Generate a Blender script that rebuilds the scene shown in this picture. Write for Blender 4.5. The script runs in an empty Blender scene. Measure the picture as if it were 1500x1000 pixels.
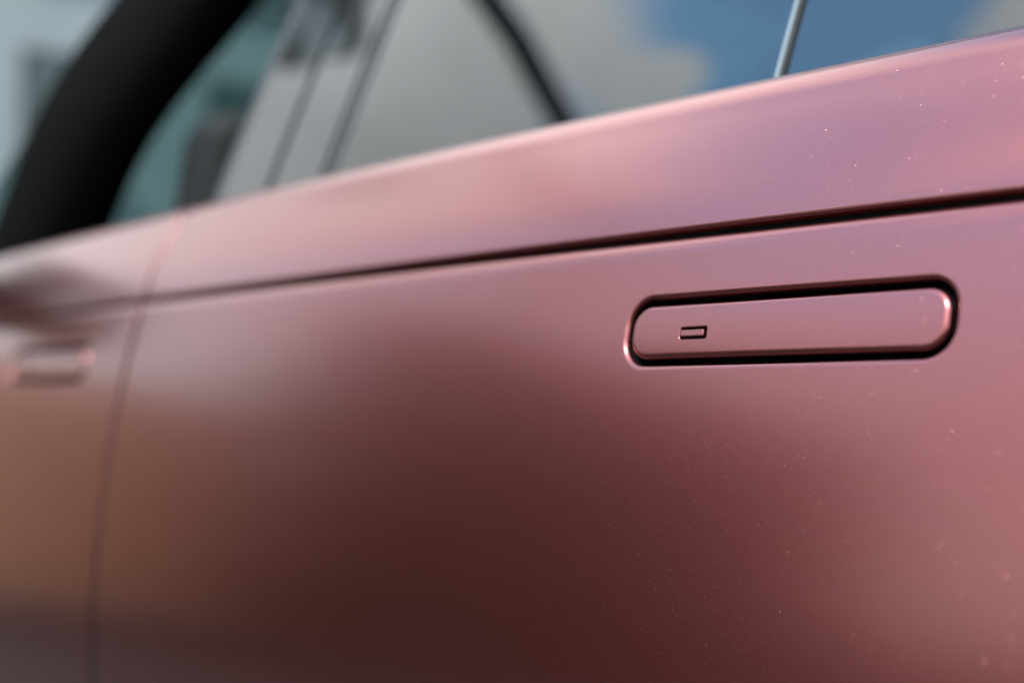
import bpy, bmesh, math, random
import numpy as np
from mathutils import Vector, Matrix

R = math.radians
random.seed(7)
scene = bpy.context.scene
col = scene.collection

# ------------------------------------------------------------------ camera
cd = bpy.data.cameras.new('camera')
cam = bpy.data.objects.new('camera', cd); col.objects.link(cam)
cam.location = (0.4937, -0.6230, 0.950)
yaw, pitch = R(40), R(2.58)
fwd = Vector((-math.cos(yaw)*math.cos(pitch), math.sin(yaw)*math.cos(pitch), math.sin(pitch)))
cam.rotation_euler = fwd.to_track_quat('-Z', 'Y').to_euler()
cd.sensor_width = 36; cd.lens = 48; cd.clip_start = 0.02; cd.clip_end = 3000
cd.dof.use_dof = True; cd.dof.focus_distance = 0.80; cd.dof.aperture_fstop = 2.25
scene.camera = cam

# ------------------------------------------------------------------ sky
SUN = Vector((0.27, -0.60, 0.75)).normalized()
elev = math.asin(SUN.z); az = math.atan2(SUN.x, SUN.y)
w = bpy.data.worlds.new('World'); scene.world = w; w.use_nodes = True
nt = w.node_tree; nt.nodes.clear()
def N(t, **k):
    n = nt.nodes.new(t)
    for a, v in k.items(): setattr(n, a, v)
    return n
def L(a, b): nt.links.new(a, b)
def math_(op, a, b=None, clamp=False):
    n = N('ShaderNodeMath', operation=op, use_clamp=clamp)
    for i, v in enumerate((a, b)):
        if v is None: continue
        if isinstance(v, (int, float)): n.inputs[i].default_value = v
        else: L(v, n.inputs[i])
    return n.outputs[0]
def ramp_(v, a, b):
    n = N('ShaderNodeMapRange', interpolation_type='SMOOTHSTEP')
    L(v, n.inputs[0]); n.inputs[1].default_value = a; n.inputs[2].default_value = b
    return n.outputs[0]
sky = N('ShaderNodeTexSky', sky_type='NISHITA', sun_disc=False, sun_elevation=elev, sun_rotation=az)
sky.air_density = 1.3; sky.dust_density = 1.2; sky.ozone_density = 1.0
tc = N('ShaderNodeTexCoord'); sep = N('ShaderNodeSeparateXYZ'); L(tc.outputs['Generated'], sep.inputs[0])
zz = math_('MAXIMUM', sep.outputs[2], 0.0)
den = math_('ADD', zz, 0.25)
px = math_('ADD', math_('DIVIDE', sep.outputs[0], den), 0.10); py = math_('DIVIDE', sep.outputs[1], den)
cmb = N('ShaderNodeCombineXYZ'); L(px, cmb.inputs[0]); L(py, cmb.inputs[1]); cmb.inputs[2].default_value = 44.4
n1 = N('ShaderNodeTexNoise'); L(cmb.outputs[0], n1.inputs['Vector'])
n1.inputs['Scale'].default_value = 3.2; n1.inputs['Detail'].default_value = 6; n1.inputs['Roughness'].default_value = 0.5
n2 = N('ShaderNodeTexNoise'); L(cmb.outputs[0], n2.inputs['Vector'])
n2.inputs['Scale'].default_value = 1.7; n2.inputs['Detail'].default_value = 4
puff = ramp_(n1.outputs[0], 0.51, 0.585)
zb = math_('ADD', sep.outputs[2], math_('MULTIPLY', math_('SUBTRACT', n1.outputs[0], 0.5), -0.22))
haze = math_('MULTIPLY', ramp_(zb, 0.62, 0.28), 0.85)
dt = N('ShaderNodeVectorMath', operation='DOT_PRODUCT'); L(tc.outputs['Generated'], dt.inputs[0]); dt.inputs[1].default_value = (-.853, .20, .482)
bank = ramp_(math_('ADD', dt.outputs['Value'], math_('MULTIPLY', math_('SUBTRACT', n1.outputs[0], 0.5), 0.30)), 0.82, 0.875)
mask = math_('MAXIMUM', math_('MAXIMUM', puff, bank), haze)
shade = N('ShaderNodeMapRange'); L(n2.outputs[0], shade.inputs[0])
shade.inputs[1].default_value = .3; shade.inputs[2].default_value = .7; shade.inputs[3].default_value = 6.8; shade.inputs[4].default_value = 9.1
ccol = N('ShaderNodeMix', data_type='RGBA', blend_type='MULTIPLY'); ccol.inputs[0].default_value = 1
ccol.inputs[6].default_value = (0.95, 0.985, 1.0, 1); L(shade.outputs[0], ccol.inputs[7])
# grey cloud bases, sunlit tops
gm = N('ShaderNodeMapRange', interpolation_type='SMOOTHSTEP'); L(zb, gm.inputs[0]); gm.inputs[1].default_value = 0.46; gm.inputs[2].default_value = 0.74; gm.inputs[3].default_value = 0.50; gm.inputs[4].default_value = 1.02
ccol2 = N('ShaderNodeMix', data_type='RGBA', blend_type='MULTIPLY'); ccol2.inputs[0].default_value = 1; L(ccol.outputs[2], ccol2.inputs[6]); L(gm.outputs[0], ccol2.inputs[7])
mx = N('ShaderNodeMix', data_type='RGBA'); L(mask, mx.inputs[0])
skc = N('ShaderNodeMix', data_type='RGBA', blend_type='MULTIPLY'); skc.inputs[0].default_value = 1; L(sky.outputs[0], skc.inputs[6]); skc.inputs[7].default_value = (1.32, 1.80, 1.86, 1)
L(skc.outputs[2], mx.inputs[6]); L(ccol2.outputs[2], mx.inputs[7])
bg = N('ShaderNodeBackground'); L(mx.outputs[2], bg.inputs[0]); bg.inputs[1].default_value = 0.15
wo = N('ShaderNodeOutputWorld'); L(bg.outputs[0], wo.inputs[0])

# ------------------------------------------------------------------ sun
sd = bpy.data.lights.new('sun', 'SUN'); sd.energy = 2.5; sd.angle = R(0.53); sd.color = (1, .95, .87)
sun = bpy.data.objects.new('sun', sd); col.objects.link(sun)
sun.rotation_euler = (-SUN).to_track_quat('-Z', 'Y').to_euler(); sun.location = (2, -4, 6)

vs = scene.view_settings
vs.view_transform = 'Standard'; vs.look = 'None'; vs.exposure = 1.36; vs.gamma = 1; vs.use_curve_mapping = False
scene.cycles.max_bounces = 10; scene.cycles.transmission_bounces = 8
scene.cycles.caustics_reflective = False; scene.cycles.caustics_refractive = False

# ------------------------------------------------------------------ materials
def mat(name, color=(.5, .5, .5), rough=.5, metal=0, **k):
    m = bpy.data.materials.new(name); m.use_nodes = True
    b = m.node_tree.nodes['Principled BSDF']
    b.inputs['Base Color'].default_value = (*color, 1); b.inputs['Roughness'].default_value = rough; b.inputs['Metallic'].default_value = metal
    for a, v in k.items():
        b.inputs[a.replace('_', ' ')].default_value = v
    return m
def noisy(m, scale, c0, c1, bump=0.0, rough=None, bscale=None):
    t = m.node_tree; b = t.nodes['Principled BSDF']
    tcn = t.nodes.new('ShaderNodeTexCoord'); n = t.nodes.new('ShaderNodeTexNoise'); t.links.new(tcn.outputs['Object'], n.inputs['Vector'])
    n.inputs['Scale'].default_value = scale; n.inputs['Detail'].default_value = 8
    r = t.nodes.new('ShaderNodeValToRGB'); r.color_ramp.elements[0].color = (*c0, 1); r.color_ramp.elements[1].color = (*c1, 1)
    r.color_ramp.elements[0].position = .3; r.color_ramp.elements[1].position = .7
    t.links.new(n.outputs[0], r.inputs[0]); t.links.new(r.outputs[0], b.inputs['Base Color'])
    if bump:
        nb = t.nodes.new('ShaderNodeTexNoise'); nb.inputs['Scale'].default_value = bscale or scale*4; nb.inputs['Detail'].default_value = 5
        t.links.new(tcn.outputs['Object'], nb.inputs['Vector'])
        bp = t.nodes.new('ShaderNodeBump'); bp.inputs['Strength'].default_value = bump; bp.inputs['Distance'].default_value = .02
        t.links.new(nb.outputs[0], bp.inputs['Height']); t.links.new(bp.outputs[0], b.inputs['Normal'])
    return m

def paint_material():
    m = mat('satin_paint', (.40, .125, .13), .30, 1.0, Coat_Weight=1.0, Coat_Roughness=.19, Coat_IOR=1.58)
    t = m.node_tree; b = t.nodes['Principled BSDF']; lk = t.links.new
    tcn = t.nodes.new('ShaderNodeTexCoord')
    # metal flake: tiny cells, a few of them tilted and shinier, so they catch the sun
    def flakes(scale, pick, tilt):
        v = t.nodes.new('ShaderNodeTexVoronoi'); v.feature = 'F1'; v.inputs['Scale'].default_value = scale
        lk(tcn.outputs['Object'], v.inputs['Vector'])
        near = t.nodes.new('ShaderNodeMath'); near.operation = 'LESS_THAN'; lk(v.outputs['Distance'], near.inputs[0]); near.inputs[1].default_value = .34
        s = t.nodes.new('ShaderNodeSeparateColor'); lk(v.outputs['Color'], s.inputs[0])
        p = t.nodes.new('ShaderNodeMath'); p.operation = 'GREATER_THAN'; lk(s.outputs[0], p.inputs[0]); p.inputs[1].default_value = pick
        a = t.nodes.new('ShaderNodeMath'); a.operation = 'MULTIPLY'; lk(near.outputs[0], a.inputs[0]); lk(p.outputs[0], a.inputs[1])
        return v, a.outputs[0]
    v, sel = flakes(2900, .983, .5)
    sub = t.nodes.new('ShaderNodeVectorMath'); sub.operation = 'SUBTRACT'; lk(v.outputs['Color'], sub.inputs[0]); sub.inputs[1].default_value = (.5, .5, .5)
    sc = t.nodes.new('ShaderNodeVectorMath'); sc.operation = 'SCALE'; lk(sub.outputs[0], sc.inputs[0])
    am = t.nodes.new('ShaderNodeMath'); am.operation = 'MULTIPLY'; lk(sel, am.inputs[0]); am.inputs[1].default_value = 0.65; lk(am.outputs[0], sc.inputs['Scale'])
    geo = t.nodes.new('ShaderNodeNewGeometry')
    ad = t.nodes.new('ShaderNodeVectorMath'); lk(geo.outputs['Normal'], ad.inputs[0]); lk(sc.outputs[0], ad.inputs[1])
    nm = t.nodes.new('ShaderNodeVectorMath'); nm.operation = 'NORMALIZE'; lk(ad.outputs[0], nm.inputs[0])
    lk(nm.outputs[0], b.inputs['Normal'])
    rr = t.nodes.new('ShaderNodeMapRange'); lk(sel, rr.inputs[0]); rr.inputs[3].default_value = .30; rr.inputs[4].default_value = .28; lk(rr.outputs[0], b.inputs['Roughness'])
    # fine mottling of the flake layer
    nz = t.nodes.new('ShaderNodeTexNoise'); nz.inputs['Scale'].default_value = 2600; nz.inputs['Detail'].default_value = 2; lk(tcn.outputs['Object'], nz.inputs['Vector'])
    cr = t.nodes.new('ShaderNodeValToRGB'); cr.color_ramp.elements[0].position = .25; cr.color_ramp.elements[1].position = .75
    cr.color_ramp.elements[0].color = (.245, .045, .041, 1); cr.color_ramp.elements[1].color = (.285, .055, .050, 1)
    lk(nz.outputs[0], cr.inputs[0])
    fm = t.nodes.new('ShaderNodeMix'); fm.data_type = 'RGBA'; lk(sel, fm.inputs[0]); lk(cr.outputs[0], fm.inputs[6]); fm.inputs[7].default_value = (.36, .17, .16, 1)
    lk(fm.outputs[2], b.inputs['Base Color'])
    return m

M = {}
M['paint'] = paint_material()
M['glass_dark'] = mat('privacy_glass', (.02, .03, .033), 0, 0, Transmission_Weight=1.0, IOR=1.8)
M['glass'] = mat('clear_glass', (.34, .49, .47), 0, 0, Transmission_Weight=1.0, IOR=1.55)
M['piano'] = mat('gloss_black_trim', (.012, .013, .014), .03, 0, IOR=1.7)
M['gapseal'] = mat('gloss_seal', (.01, .011, .012), .10, 0, IOR=1.6)
M['rubber'] = noisy(mat('black_rubber', (.02, .02, .02), .6), 60, (.015, .015, .015), (.03, .03, .03))
M['bright'] = mat('satin_bright_metal', (.33, .32, .285), .36, 1.0)
M['leather'] = noisy(mat('black_leather', (.01, .01, .01), .6, Specular_IOR_Level=.2), 40, (.006, .006, .006), (.012, .012, .012), .3, bscale=300)
M['plastic'] = noisy(mat('dark_plastic', (.03, .03, .03), .45), 50, (.02, .02, .021), (.04, .04, .041), .2, bscale=400)
M['matte_shade_black'] = mat('matte_black_and_gap_shade', (.006, .006, .006), .7, Specular_IOR_Level=0.0)  # black for structural parts; also paints shade into grooves and handle gaps
M['tyre'] = noisy(mat('tyre_rubber', (.02, .02, .02), .8), 30, (.015, .015, .015), (.03, .03, .03), .3)
M['rim'] = mat('dark_alloy', (.10, .10, .105), .3, 1.0)
M['asphalt'] = noisy(mat('asphalt', (.05, .05, .05), .9), 3.0, (.020, .020, .020), (.038, .037, .035), .5, bscale=90)
M['asphalt'].node_tree.nodes['Principled BSDF'].inputs['Specular IOR Level'].default_value = .25
M['wall'] = noisy(mat('pale_grey_render', (.2, .215, .215), .8), .6, (.18, .20, .20), (.225, .24, .24), .1)
M['pane'] = mat('window_pane', (.03, .05, .05), .08)
M['wood'] = noisy(mat('weathered_brown_timber', (.22, .12, .06), .7), 5, (.31, .185, .10), (.41, .25, .14), .2)
M['leaf'] = noisy(mat('dark_hedge_leaf', (.03, .05, .02), .6), 4, (.018, .03, .012), (.04, .06, .022))
M['blackmetal'] = noisy(mat('black_coated_metal', (.02, .02, .02), .4), 9, (.012, .013, .013), (.025, .026, .026))
M['teal'] = noisy(mat('teal_glazing', (.06, .15, .15), .1), 1.5, (.05, .13, .13), (.08, .19, .18))
M['paleteal'] = mat('pale_green_glass_band', (.22, .45, .40), .3)
M['lampglass'] = mat('lantern_glass', (.7, .72, .72), .3)

# ------------------------------------------------------------------ helpers
def link(name, me, m, parent=None, smooth=True):
    o = bpy.data.objects.new(name, me); col.objects.link(o)
    if m is not None: me.materials.append(m)
    if smooth:
        me.polygons.foreach_set('use_smooth', [True]*len(me.polygons))
    if parent: o.parent = parent
    return o
def mesh(name, vs_, fs, m, parent=None, smooth=True):
    me = bpy.data.meshes.new(name); me.from_pydata([tuple(map(float, v)) for v in vs_], [], fs); me.update()
    return link(name, me, m, parent, smooth)
def bmobj(name, bm, m, parent=None, smooth=False):
    bmesh.ops.recalc_face_normals(bm, faces=bm.faces[:])
    me = bpy.data.meshes.new(name); bm.to_mesh(me); bm.free()
    o = link(name, me, m, parent, smooth)
    return o
def empty(name, loc=(0, 0, 0)):
    o = bpy.data.objects.new(name, None); o.location = loc; o.empty_display_size = .2; col.objects.link(o); return o
def tag(o, label, cat, group=None):
    o['label'] = label; o['category'] = cat
    if group: o['group'] = group
def box(name, lo, hi, m, parent=None, bev=.0, seg=3):
    bm = bmesh.new(); bmesh.ops.create_cube(bm, size=1)
    for v in bm.verts:
        v.co = Vector([lo[i] + (v.co[i]+.5)*(hi[i]-lo[i]) for i in range(3)])
    if bev: bmesh.ops.bevel(bm, geom=bm.edges[:], offset=bev, segments=seg, profile=.5, affect='EDGES')
    return bmobj(name, bm, m, parent, smooth=bool(bev) and seg > 3)
def sweep(path, rad, n=14, cap=True):
    bm = bmesh.new(); P = [Vector(p) for p in path]; rings = []
    rads = rad if isinstance(rad, (list, tuple)) else [rad]*len(P)
    t0 = (P[1]-P[0]).normalized(); a = t0.orthogonal().normalized()
    for i, p in enumerate(P):
        t = (P[min(i+1, len(P)-1)]-P[max(i-1, 0)]).normalized()
        a = (a-t*a.dot(t)).normalized(); b = t.cross(a)
        rings.append([bm.verts.new(p+(a*math.cos(2*math.pi*k/n)+b*math.sin(2*math.pi*k/n))*rads[i]) for k in range(n)])
    for r0, r1 in zip(rings, rings[1:]):
        for k in range(n): bm.faces.new((r0[k], r0[(k+1) % n], r1[(k+1) % n], r1[k]))
    if cap: bm.faces.new(rings[0][::-1]); bm.faces.new(rings[-1])
    return bm
def lathe(prof, n=32, axis='z', c=(0, 0, 0)):
    bm = bmesh.new(); rings = []
    for r, h in prof:
        ring = []
        for k in range(n):
            a = 2*math.pi*k/n
            p = (r*math.cos(a), r*math.sin(a), h) if axis == 'z' else (r*math.cos(a), h, r*math.sin(a))
            ring.append(bm.verts.new(Vector(p)+Vector(c)))
        rings.append(ring)
    for r0, r1 in zip(rings, rings[1:]):
        for k in range(n): bm.faces.new((r0[k], r0[(k+1) % n], r1[(k+1) % n], r1[k]))
    return bm

# ------------------------------------------------------------------ ground
g = mesh('ground', [(-400, -400, 0), (400, -400, 0), (400, 400, 0), (-400, 400, 0)], [(0, 1, 2, 3)], M['asphalt'], smooth=False)
g['kind'] = 'structure'

# ------------------------------------------------------------------ side section of the car (y inwards, z up)
CP = np.array([(-.004, .36), (-.020, .47), (-.030, .60), (-.0330, .72), (-.0290, .80), (-.0210, .875), (-.0125, .93), (.0000, .996), (.0105, 1.04),
               (.0190, 1.0725), (.0300, 1.0970), (.0435, 1.1220), (.0545, 1.1410), (.0638, 1.1560), (.0705, 1.1635), (.0770, 1.1672), (.0840, 1.1686), (.0930, 1.1684)])
def catmull(P, n=24):
    P = np.vstack([2*P[0]-P[1], P, 2*P[-1]-P[-2]]); out = []
    for i in range(1, len(P)-2):
        p0, p1, p2, p3 = P[i-1:i+3]
        d = lambda a, b: max(np.linalg.norm(b-a)**.5, 1e-6)
        t0 = 0; t1 = d(p0, p1); t2 = t1+d(p1, p2); t3 = t2+d(p2, p3)
        for t in np.linspace(t1, t2, n, endpoint=False):
            A1 = (t1-t)/(t1-t0)*p0+(t-t0)/(t1-t0)*p1; A2 = (t2-t)/(t2-t1)*p1+(t-t1)/(t2-t1)*p2; A3 = (t3-t)/(t3-t2)*p2+(t-t2)/(t3-t2)*p3
            B1 = (t2-t)/(t2-t0)*A1+(t-t0)/(t2-t0)*A2; B2 = (t3-t)/(t3-t1)*A2+(t-t1)/(t3-t1)*A3
            out.append((t2-t)/(t2-t1)*B1+(t-t1)/(t2-t1)*B2)
    out.append(P[-2]); return np.array(out)
SP = catmull(CP)
SL = np.concatenate([[0], np.cumsum(np.linalg.norm(np.diff(SP, axis=0), axis=1))])
ks = np.linspace(0, SL[-1], 2600)
yy = np.interp(ks, SL, SP[:, 0]); zz_ = np.interp(ks, SL, SP[:, 1])
# smooth the curve a little so its reflections flow
def gauss(a, wdt):
    k = np.exp(-.5*(np.arange(-3*wdt, 3*wdt+1)/wdt)**2); k /= k.sum()
    pad = np.concatenate([2*a[0]-a[3*wdt:0:-1], a, 2*a[-1]-a[-2:-3*wdt-2:-1]])
    return np.convolve(pad, k, 'valid')
ds = ks[1]
wide = int(.018/ds); tight = int(.0025/ds)
blend = np.clip((zz_-1.10)/.05, 0, 1)
yy = gauss(yy, wide)*(1-blend)+gauss(yy, tight)*blend
zz_ = gauss(zz_, wide)*(1-blend)+gauss(zz_, tight)*blend
ty = np.gradient(yy); tz = np.gradient(zz_); tl = np.hypot(ty, tz); nyv = -tz/tl; nzv = ty/tl
S_END = ks[-1]
def s_of_z(z): return float(np.interp(z, zz_, ks))
S_H = s_of_z(.9960); S_G = s_of_z(1.0620)
def crown(x, z):
    return -0.0105*(x+.75)**2*np.clip((z-.95)/.22, 0, 1)
def surf(x, s, h):
    y = np.interp(s, ks, yy)-h*np.interp(s, ks, nyv); z = np.interp(s, ks, zz_)-h*np.interp(s, ks, nzv)
    return x, y, z+crown(x, z)
def rr_sd(dx, dy, a, b, r):
    qx = np.abs(dx)-(a-r); qy = np.abs(dy)-(b-r)
    return np.hypot(np.maximum(qx, 0), np.maximum(qy, 0))+np.minimum(np.maximum(qx, qy), 0)-r
def lip(sd, Rl, D, wall=.0007):
    t = np.clip((Rl-sd)/Rl, 0, .999)
    h = Rl*(1-np.sqrt(1-t**2))
    return h+np.clip(-sd/wall, 0, 1)*(D-Rl)
GP = np.array([(-.016, 0), (-.0130, .0002), (-.0100, .0008), (-.0072, .0018), (-.0052, .0029), (-.0044, .0038), (-.0038, .0055), (-.0033, .0072),
               (-.0004, .0074), (.0002, .0050), (.0006, .0028), (.0010, .0013), (.0018, .0005), (.0030, .0001), (.0080, 0)])
def groove(s): return np.interp(s-S_G, GP[:, 0], GP[:, 1])
HX, HA, HB, HR = -.0140, .1190, .0222, .0185        # handle pocket
def panel(name, x0, x1, handle=None, fine=.0005, smin=None, parent=None, m=None, top=None, dx=.02, zmin=None, er=.0008):
    xs = [x0, x0+.0001]+list(x0+er*(1-np.cos(np.linspace(.25, 1.5708, 6))))+list(np.arange(x0+.012, x1-.012, dx))+list(x1-er*(1-np.cos(np.linspace(1.5708, .25, 6))))+[x1-.0001, x1]
    ss = list(np.arange(smin or 0, top or S_END, .010))+[top or S_END]+list(S_G+GP[:, 0])+list(S_G+np.linspace(-.016, .008, 60))
    if not top: ss += list(np.arange(s_of_z(1.12), S_END, .0015))
    if handle is not None:
        for e in (-1, 1): xs += list(handle+e*np.arange(HA-.022, HA+.008, fine))
        xs += list(np.arange(handle-HA+.022, handle+HA-.022, .005))
        ss += list(S_H+np.arange(-HB-.008, HB+.008, fine))
    if zmin is not None: xs += list(np.arange(x0+.01, x1-.01, .01))
    def uniq(v):
        v = sorted(v); o = [v[0]]
        for q in v[1:]:
            if q-o[-1] > 5e-5: o.append(q)
        return np.array(o)
    xs = uniq(xs); ss = uniq([q for q in ss if q <= (top or S_END)+1e-9])
    X, S = np.meshgrid(xs, ss)
    if zmin is not None:
        zl = np.array([zmin(q) for q in xs]); sl = np.array([s_of_z(q) for q in zl])
        S = np.maximum(S, sl[None, :])
    H = groove(S)
    for e, xe in ((1, x0), (-1, x1)):
        d = (X-xe)*e
        t = np.clip((er-d)/er, 0, .995); H = H+er*(1-np.sqrt(1-t*t))
        H = H+np.where(d < 5e-5, .018, 0)
    if handle is not None:
        sd_ = rr_sd(X-handle, S-S_H, HA, HB, HR)
        H = H+lip(sd_, .0032, .0150)
    x, y, z = surf(X, S, H)
    V = np.stack([x, y, z], -1).reshape(-1, 3); n = len(xs)
    F = []
    for j in range(len(ss)-1):
        for i in range(n-1):
            if zmin is not None and S[j+1, i]-S[j, i] < 1e-6 and S[j+1, i+1]-S[j, i+1] < 1e-6: continue
            F.append((j*n+i, j*n+i+1, (j+1)*n+i+1, (j+1)*n+i))
    o = mesh(name, V, F, m or M['paint'], parent)
    o.data.materials.append(M['matte_shade_black'])  # groove floor, pocket and panel edges blackened by depth in place of shade
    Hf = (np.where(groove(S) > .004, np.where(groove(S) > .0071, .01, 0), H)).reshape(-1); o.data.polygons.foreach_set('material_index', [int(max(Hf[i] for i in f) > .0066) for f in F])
    return o
def pad(name, cx, cs, a, b, r, edge, depth, base_h, fine, holes=(), parent=None, crown_h=0.0):
    """a rounded plate lying on the car's side surface, its rim rolling down into the pocket"""
    ex = max(edge*2, r)+.001
    xs = list(np.arange(-a-.001, -a+ex, fine))+list(np.arange(-a+ex, a-ex, max(fine*6, .002)))+list(np.arange(a-ex, a+.001+fine, fine))
    ss = list(np.arange(-b-.001, b+.001+fine, fine))
    for (hx, hs, ha, hb, hr) in holes:
        xs += list(np.arange(hx-ha-.001, hx+ha+.001, fine*.6)); ss += list(np.arange(hs-hb-.001, hs+hb+.001, fine*.6))
    xs = np.array(sorted(xs)); ss = np.array(sorted(ss))
    xs = xs[np.concatenate([[True], np.diff(xs) > 4e-5])]; ss = ss[np.concatenate([[True], np.diff(ss) > 4e-5])]
    X, S = np.meshgrid(xs, ss); sd_ = rr_sd(X, S, a, b, r)
    t = np.clip((sd_+edge)/edge, 0, .999); H = base_h+edge*(1-np.sqrt(1-t*t))+np.clip(sd_/.0005, 0, 1)*depth-crown_h*(1-(S/b)**2)
    for (hx, hs, ha, hb, hr) in holes:
        H = H+lip(rr_sd(X-hx, S-hs, ha, hb, hr), .0005, .0042, .0003)
    x, y, z = surf(X+cx, S+cs, H)
    V = np.stack([x, y, z], -1).reshape(-1, 3); n = len(xs); F = []
    for j in range(len(ss)-1):
        for i in range(n-1):
            if min(sd_[j, i], sd_[j, i+1], sd_[j+1, i], sd_[j+1, i+1]) > .0007: continue
            F.append((j*n+i, j*n+i+1, (j+1)*n+i+1, (j+1)*n+i))
    o = mesh(name, V, F, M['paint'], parent); o.data.materials.append(M['matte_shade_black'])  # deep rim and slot faces coloured black as gap shade
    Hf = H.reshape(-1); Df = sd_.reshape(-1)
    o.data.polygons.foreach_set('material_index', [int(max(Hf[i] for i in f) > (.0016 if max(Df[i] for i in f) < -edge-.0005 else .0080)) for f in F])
    return o

# ------------------------------------------------------------------ the car
W = 1.94
car = empty('car', (0, 0, 0))
tag(car, 'rose pink satin metallic car with flush pocketed door handles and tinted windows', 'car')
SEAM = -.8896
rear_door = panel('rear_door', SEAM+.0032, .30, handle=HX, fine=.00045, parent=car, smin=s_of_z(.42))
HX2 = -1.115
front_door = panel('front_door', -2.02, SEAM-.0032, handle=HX2, fine=.0008, parent=car, smin=s_of_z(.42))
SLX, SLS = -.0617, -.0022
def handle(cx, fine):
    h = pad('door_handle', cx, S_H, HA-.0038, HB-.0043, .0147, .0036, .0110, .0004, fine, holes=[(SLX, SLS, .0110, .0040, .0018)], parent=car, crown_h=.0004)
    b = pad('press_button', cx+SLX-.0007, S_H+SLS+.0001, .0093, .0021, .0008, .0006, .0036, -.0003, fine*.4, parent=h)
    return h
handle(HX, .00045); handle(HX2, .0009)

# wings front and rear, with wheel arches
RAX, FAX, WR = .72, -2.42, .39
def arch(ax):
    def z(x):
        d = abs(x-ax)
        return .42 if d > WR+.06 else max(.42, WR+math.sqrt(max((WR+.06)**2-d*d, 0)))
    return z
rear_wing = panel('rear_wing', .305, 1.55, parent=car, smin=s_of_z(.42), zmin=arch(RAX))
front_wing = panel('front_wing', -3.15, -2.025, parent=car, smin=s_of_z(.42), zmin=arch(FAX), top=s_of_z(1.10))
# dark jamb behind the shut lines and the sill
box('door_jamb', (SEAM-.06, .075, .40), (SEAM+.06, .098, 1.135), M['matte_shade_black'], car)
box('sill', (-1.98, -.005, .30), (.27, .16, .415), M['plastic'], car, .02)
box('inner_structure', (-1.95, .10, .42), (.28, .125, 1.13), M['matte_shade_black'], car)

# glazing: one leaning, gently curved plane
GY0, GZ0 = .098, 1.135
def gsec(t):  # t = height above GZ0
    return GY0+.395*t-.0+.10*t*t, GZ0+t
def glass(name, xa, xb, h, m, parent, th=.004, off=0.0, xa_top=None, xb_top=None, nx=10, nz=14, low=0.0, rim=None):
    """curved slab between xa..xb from the belt up to h"""
    xa_top = xa if xa_top is None else xa_top; xb_top = xb if xb_top is None else xb_top
    bm = bmesh.new(); L0 = []; L1 = []
    for j in range(nz+1):
        f = j/nz; t = low+(h-low)*f; y, z = gsec(t); y2, z2 = gsec(t+.001); dy, dz = y2-y, z2-z; l = math.hypot(dy, dz); ny, nz_ = -dz/l, dy/l
        r0 = []; r1 = []
        for i in range(nx+1):
            q = i/nx; x = (xa+(xa_top-xa)*f)*(1-q)+(xb+(xb_top-xb)*f)*q
            r0.append(bm.verts.new((x, y+ny*off, z+nz_*off))); r1.append(bm.verts.new((x, y+ny*(off-th), z+nz_*(off-th))))
        L0.append(r0); L1.append(r1)
    for j in range(nz):
        for i in range(nx):
            bm.faces.new((L0[j][i], L0[j][i+1], L0[j+1][i+1], L0[j+1][i])); bm.faces.new((L1[j][i], L1[j+1][i], L1[j+1][i+1], L1[j][i+1]))
        bm.faces.new((L0[j][0], L0[j+1][0], L1[j+1][0], L1[j][0])); bm.faces.new((L0[j][nx], L1[j][nx], L1[j+1][nx], L0[j+1][nx]))
    for i in range(nx):
        bm.faces.new((L0[0][i], L1[0][i], L1[0][i+1], L0[0][i+1])); bm.faces.new((L0[nz][i], L0[nz][i+1], L1[nz][i+1], L1[nz][i]))
    o = bmobj(name, bm, m, parent, smooth=True)
    md = o.modifiers.new('split', 'EDGE_SPLIT'); md.split_angle = R(40)
    return o
GH = .52
DIV = -.1000
near = []
near.append(glass('rear_window', -.672, DIV-.0022, GH, M['glass_dark'], car, off=-.003))
near.append(glass('quarter_window', DIV+.0028, .62, GH, M['glass_dark'], car, off=-.003, xb_top=.50))
near.append(glass('front_window', -1.74, -.925, .034, M['glass'], car, off=-.003, low=-.05, xa_top=-1.70))   # wound down
near.append(glass('window_divider', DIV-.0024, DIV+.0008, GH, M['bright'], car, th=.008, off=.0008, nx=3))
near.append(glass('divider_seal', DIV+.0008, DIV+.0030, GH, M['rubber'], car, th=.008, off=-.0006, nx=3))
near.append(glass('pillar_cover', -.800, -.900, GH, M['piano'], car, th=.006, off=.001))
near.append(glass('pillar_cover', -.786, -.690, GH, M['piano'], car, th=.006, off=.0015))
near.append(glass('pillar_gap_seal', -.802, -.784, GH, M['gapseal'], car, th=.006, off=-.004))
near.append(glass('pillar_gap_seal', -.690, -.673, GH, M['gapseal'], car, th=.006, off=-.0012))
near.append(glass('pillar_gap_seal', -.926, -.898, GH, M['rubber'], car, th=.008, off=-.002))
near.append(glass('pillar_structure', -.93, -.672, GH, M['matte_shade_black'], car, th=.03, off=-.012))
yr, zr = gsec(GH)
rail = catmull(np.array([(-1.74, .165, 1.03, .085), (-1.60, .18, 1.19, .083), (-1.455, .215, 1.39, .082), (-1.31, yr-.01, zr-.07, .078), (-1.12, yr+.02, zr+.005, .05), (-.8, yr+.005, zr+.025, .035), (0, yr+.005, zr+.025, .032), (.5, yr+.005, zr, .032), (.72, .17, 1.30, .032), (.80, .12, 1.17, .032)]), 6)
near.append(bmobj('roof_rail', sweep([tuple(p[:3]) for p in rail], [float(p[3]) for p in rail], 16), M['matte_shade_black'], car, True))
near.append(box('belt_inner_trim', (-1.75, .118, 1.10), (.62, .19, 1.150), M['plastic'], car, .006))
near += [rear_door, front_door, rear_wing, front_wing]
for o in list(near):
    c = o.copy(); col.objects.link(c); c.scale = (1, -1, 1); c.location = (0, W, 0); c.parent = car

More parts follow.
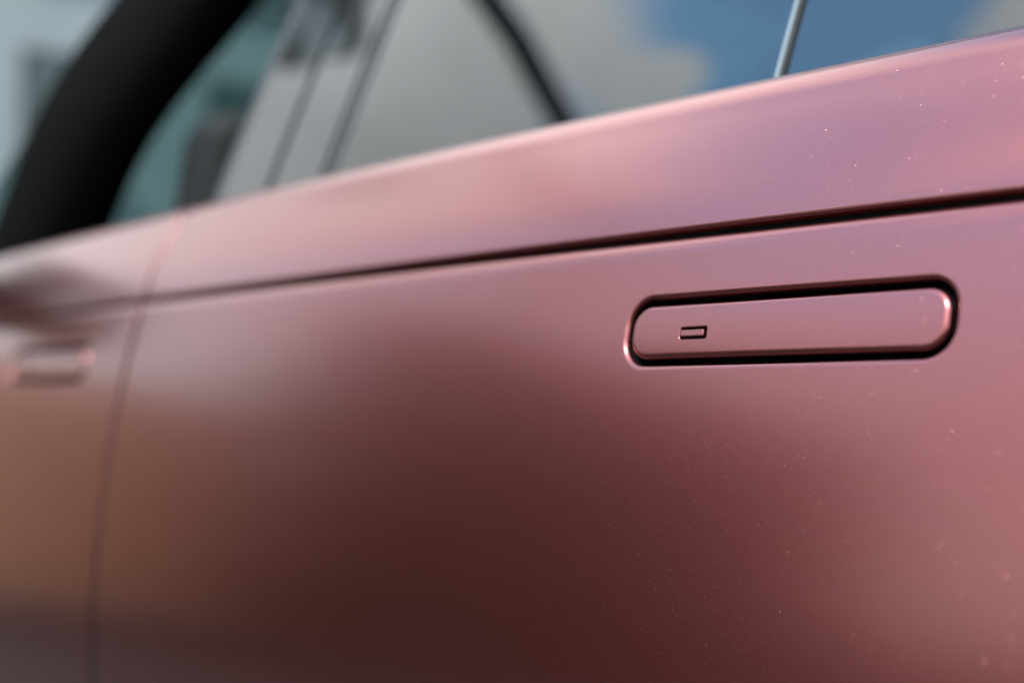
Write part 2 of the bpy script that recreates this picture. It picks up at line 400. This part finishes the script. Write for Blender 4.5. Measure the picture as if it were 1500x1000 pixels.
# shell between the two sides
def loft(name, sections, m, n=16, camber=.03, th=None):
    V = []; F = []
    for (x, z, inset) in sections:
        for k in range(n+1):
            q = k/n; V.append((x, inset+(W-2*inset)*q, z+camber*(1-(2*q-1)**2)))
    for j in range(len(sections)-1):
        for k in range(n):
            a = j*(n+1)+k; F.append((a, a+1, a+n+2, a+n+1))
    o = mesh(name, V, F, m, car)
    md = o.modifiers.new('thickness', 'SOLIDIFY'); md.thickness = .006
    md = o.modifiers.new('split', 'EDGE_SPLIT'); md.split_angle = R(40)
    return o
loft('roof', [(-1.14, zr+.0, yr), (-.95, zr+.035, yr), (-.6, zr+.055, yr), (.1, zr+.05, yr), (.52, zr+.02, yr)], M['piano'])
loft('windscreen', [(-1.98, 1.13, .12), (-1.55, 1.415, .17), (-1.15, zr-.002, yr)], M['glass'], camber=.03)
loft('tail_glass', [(.53, zr+.015, yr), (.85, 1.45, .2), (1.02, 1.18, .12)], M['glass_dark'])
loft('bonnet', [(-3.12, .93, .12), (-3.0, 1.02, .06), (-2.6, 1.085, .035), (-2.0, 1.125, .03)], M['paint'])
loft('front_bumper', [(-3.16, .36, .15), (-3.24, .55, .10), (-3.22, .80, .08), (-3.125, .925, .11)], M['paint'], camber=.0)
loft('tailgate', [(1.025, 1.175, .10), (1.35, 1.10, .10), (1.52, .90, .06), (1.56, .6, .05), (1.48, .38, .12)], M['paint'], camber=0)
box('underbody', (-2.9, .22, .24), (1.4, W-.22, .40), M['matte_shade_black'], car, .03)
for ax in (RAX, FAX):
    for sy in (0, 1):
        y0 = .03 if sy == 0 else W-.03; e = 1 if sy == 0 else -1
        t = bmobj('wheel', lathe([(.24, 0), (.27, .0), (.355, .004*e), (.385, .03*e), (.39, .06*e), (.39, .19*e), (.38, .23*e), (.34, .25*e), (.24, .25*e)], 40, 'y', (ax, y0, .39)), M['tyre'], car, True)
        bm = lathe([(.245, .0), (.25, .004*e), (.24, .03*e), (.235, .20*e)], 40, 'y', (ax, y0, .39))
        for k in range(10):
            a = 2*math.pi*k/10; b2 = bmesh.new(); bmesh.ops.create_cube(b2, size=1)
            for v in b2.verts:
                p = Vector((.03+(v.co.x+.5)*.212, (.01+(v.co.y+.5)*.03)*e, v.co.z*.035)); v.co = Vector((ax+p.x*math.cos(a)-p.z*math.sin(a), y0+p.y, .39+p.x*math.sin(a)+p.z*math.cos(a)))
            me = bpy.data.meshes.new('tmp'); b2.to_mesh(me); b2.free(); bm.from_mesh(me); bpy.data.meshes.remove(me)
        bmobj('rim', bm, M['rim'], t)

# door mirror
def mirror(y0, e):
    bm = bmesh.new(); bmesh.ops.create_uvsphere(bm, u_segments=28, v_segments=16, radius=1)
    for v in bm.verts:
        p = v.co; q = [math.copysign(abs(c)**.62, c) for c in p]
        v.co = Vector((-1.69+q[0]*.075-.02*q[1]*e, y0+e*-.12+q[1]*.145, 1.245+q[2]*.105))
    o = bmobj('door_mirror', bm, M['blackmetal'], car, True)
    bmobj('mirror_arm', sweep([(-1.69, y0+e*.075, 1.165), (-1.69, y0, 1.18), (-1.69, y0-e*.08, 1.23)], [.035, .03, .03], 12), M['piano'], o, True)
    box('mirror_plate', (-1.616, min(y0-e*.085, y0-e*.245), 1.20), (-1.611, max(y0-e*.085, y0-e*.245), 1.31), M['bright'], o)
mirror(0, 1); mirror(W, -1)

# cabin
def seat(x, y0, y1):
    s = box('seat', (x-.50, y0, .62), (x, y1, .78), M['leather'], car, .05, 4)
    def lean(n, lo, hi, bev):
        o = box(n, lo, hi, M['leather'], s, bev, 4)
        for v in o.data.vertices: v.co.x += (v.co.z-.7)*.32
        return o
    lean('backrest', (x-.10, y0+.01, .68), (x+.03, y1-.01, 1.36), .05)
    lean('headrest', (x-.08, y0+.13, 1.38), (x+.02, y1-.13, 1.54), .04)
seat(-1.40, .24, .80); seat(-1.40, 1.14, 1.70)
rs = box('rear_seat', (-.45, .24, .62), (.10, W-.24, .78), M['leather'], car, .05, 4)
ob = box('backrest', (.0, .24, .70), (.14, W-.24, 1.25), M['leather'], rs, .05, 4)
for v in ob.data.vertices: v.co.x += (v.co.z-.7)*.3
box('dashboard', (-2.02, .16, .80), (-1.86, W-.16, 1.10), M['plastic'], car, .06, 4)
box('cabin_floor', (-2.1, .15, .42), (.9, W-.15, .46), M['matte_shade_black'], car)
bm = lathe([(.185+.015*math.cos(a), .015*math.sin(a)) for a in np.linspace(0, 2*math.pi, 13)], 36, 'z')
bmesh.ops.rotate(bm, verts=bm.verts, cent=(0, 0, 0), matrix=Matrix.Rotation(R(65), 3, 'Y'))
bmesh.ops.translate(bm, verts=bm.verts, vec=(-1.76, .53, 1.06))
sw = bmobj('steering_wheel', bm, M['leather'], car, True)
bmobj('steering_column', sweep([(-1.93, .53, .98), (-1.76, .53, 1.06)], .045, 12), M['plastic'], sw, True)

# ------------------------------------------------------------------ added out of view to shape the flank's reflections: lamp, fence, foliage
lamp = empty('added_lamp', (-4.0, -2.75, 0))  # unseen lamp put in for the dark band reflected in the glass
tag(lamp, 'black crook-necked street lamp with a hanging lantern, added out of view for the dark band mirrored in the car window', 'street lamp')
path = [(0, 0, 0.0), (0, 0, 2.0), (0, 0, 3.2)]
for a in np.linspace(180, 100, 9): path.append((0, .95+.95*math.cos(R(a)), 3.3+.88*math.sin(R(a))))
path += [(0, 1.2, 4.235), (0, 1.7, 4.32), (0, 2.15, 4.33), (0, 2.33, 4.28), (0, 2.40, 4.15)]
bmobj('pole', sweep(path, [.085, .075, .07]+[.068]*9+[.066]*5, 14), M['blackmetal'], lamp, True)
bmobj('base', lathe([(.0, .0), (.16, .0), (.16, .06), (.12, .12), (.10, .5), (.085, .55)], 24), M['blackmetal'], lamp, True)
ex, ey, ez = path[-1]
hd = bmobj('lantern', lathe([(.02, .0), (.035, -.3), (.06, -.36), (.22, -.56), (.23, -.60), (.0, -.60)], 24, 'z', (ex, ey, ez)), M['blackmetal'], lamp, True)
bmobj('lantern_glass', lathe([(.17, -.60), (.15, -.78), (.10, -.85), (.0, -.86)], 24, 'z', (ex, ey, ez)), M['lampglass'], hd, True)

fence = empty('added_fence', (-6.5, -1.35, 0))  # unseen boards put in for the brown reflection on the door
tag(fence, 'brown upright board timber fence added out of view ahead of the car for its brown reflection', 'fence')
proto = None
for k in range(24):
    if proto is None: proto = box('board', (-.012, -.072, .05), (.012, .072, 2.0), M['wood'], fence, .004, 2); b = proto
    else: b = proto.copy(); col.objects.link(b); b.parent = fence
    b.location = (random.uniform(-.006, .006), 1.6-k*.15, random.uniform(-.02, .02))
for z in (.4, 1.6): box('rail', (-.07, -1.92, z), (-.02, 1.7, z+.09), M['wood'], fence)

# added foliage of leaf sized faces round a few stems, darkening the lower door reflection
added_hedge = empty('added_hedge', (-4.6, -4.2, 0))
tag(added_hedge, 'dense dark green clipped foliage added out of view to darken the door reflection', 'added_hedge')
rng = np.random.default_rng(3); V = []; F = []
for i in range(18000):
    p = np.array([rng.uniform(-.55, .55), rng.uniform(-1.95, 1.85), rng.uniform(.08, 2.7)])
    p[0] *= 1-.25*max(0, p[2]-2.0); p += rng.normal(0, .03, 3)
    a = rng.normal(size=3); a /= np.linalg.norm(a); b = np.cross(a, rng.normal(size=3)); b /= np.linalg.norm(b); s_ = rng.uniform(.04, .075)
    n = len(V); V += [p-a*s_, p+b*s_*.5, p+a*s_, p-b*s_*.5]; F.append((n, n+1, n+2, n+3))
fo = mesh('foliage', V, F, M['leaf'], added_hedge, smooth=False); fo['kind'] = 'stuff'
for k in range(4):
    bmobj('stem', sweep([(0, -1.2+k*.8, 0), (.05, -1.15+k*.8, 1.2), (-.03, -1.2+k*.8, 2.2)], [.05, .035, .015], 8), M['wood'], added_hedge, True)

# grey building ahead, seen past the screen pillar and through the front glass
bld = empty('building', (-16, 8.5, 0))
tag(bld, 'pale grey rendered building with dark windows, blurred beyond the windscreen pillar', 'building')
box('wall', (-6, -7.0, 0), (0, 7.0, 9.0), M['wall'], bld)
box('parapet', (-6.1, -7.15, 9.0), (.15, 7.15, 9.4), M['wall'], bld, .03, 2)
for r_ in range(3):
    for c_ in range(5):
        y0 = -5.6+c_*2.5; z0 = .9+r_*2.8
        f_ = box('window', (-.02, y0, z0), (.05, y0+1.3, z0+1.6), M['blackmetal'], bld, .01, 2)
        box('pane', (.052, y0+.08, z0+.08), (.060, y0+1.22, z0+1.52), M['pane'], f_)
        box('sill', (.052, y0-.08, z0-.10), (.14, y0+1.38, z0-.02), M['wall'], f_)
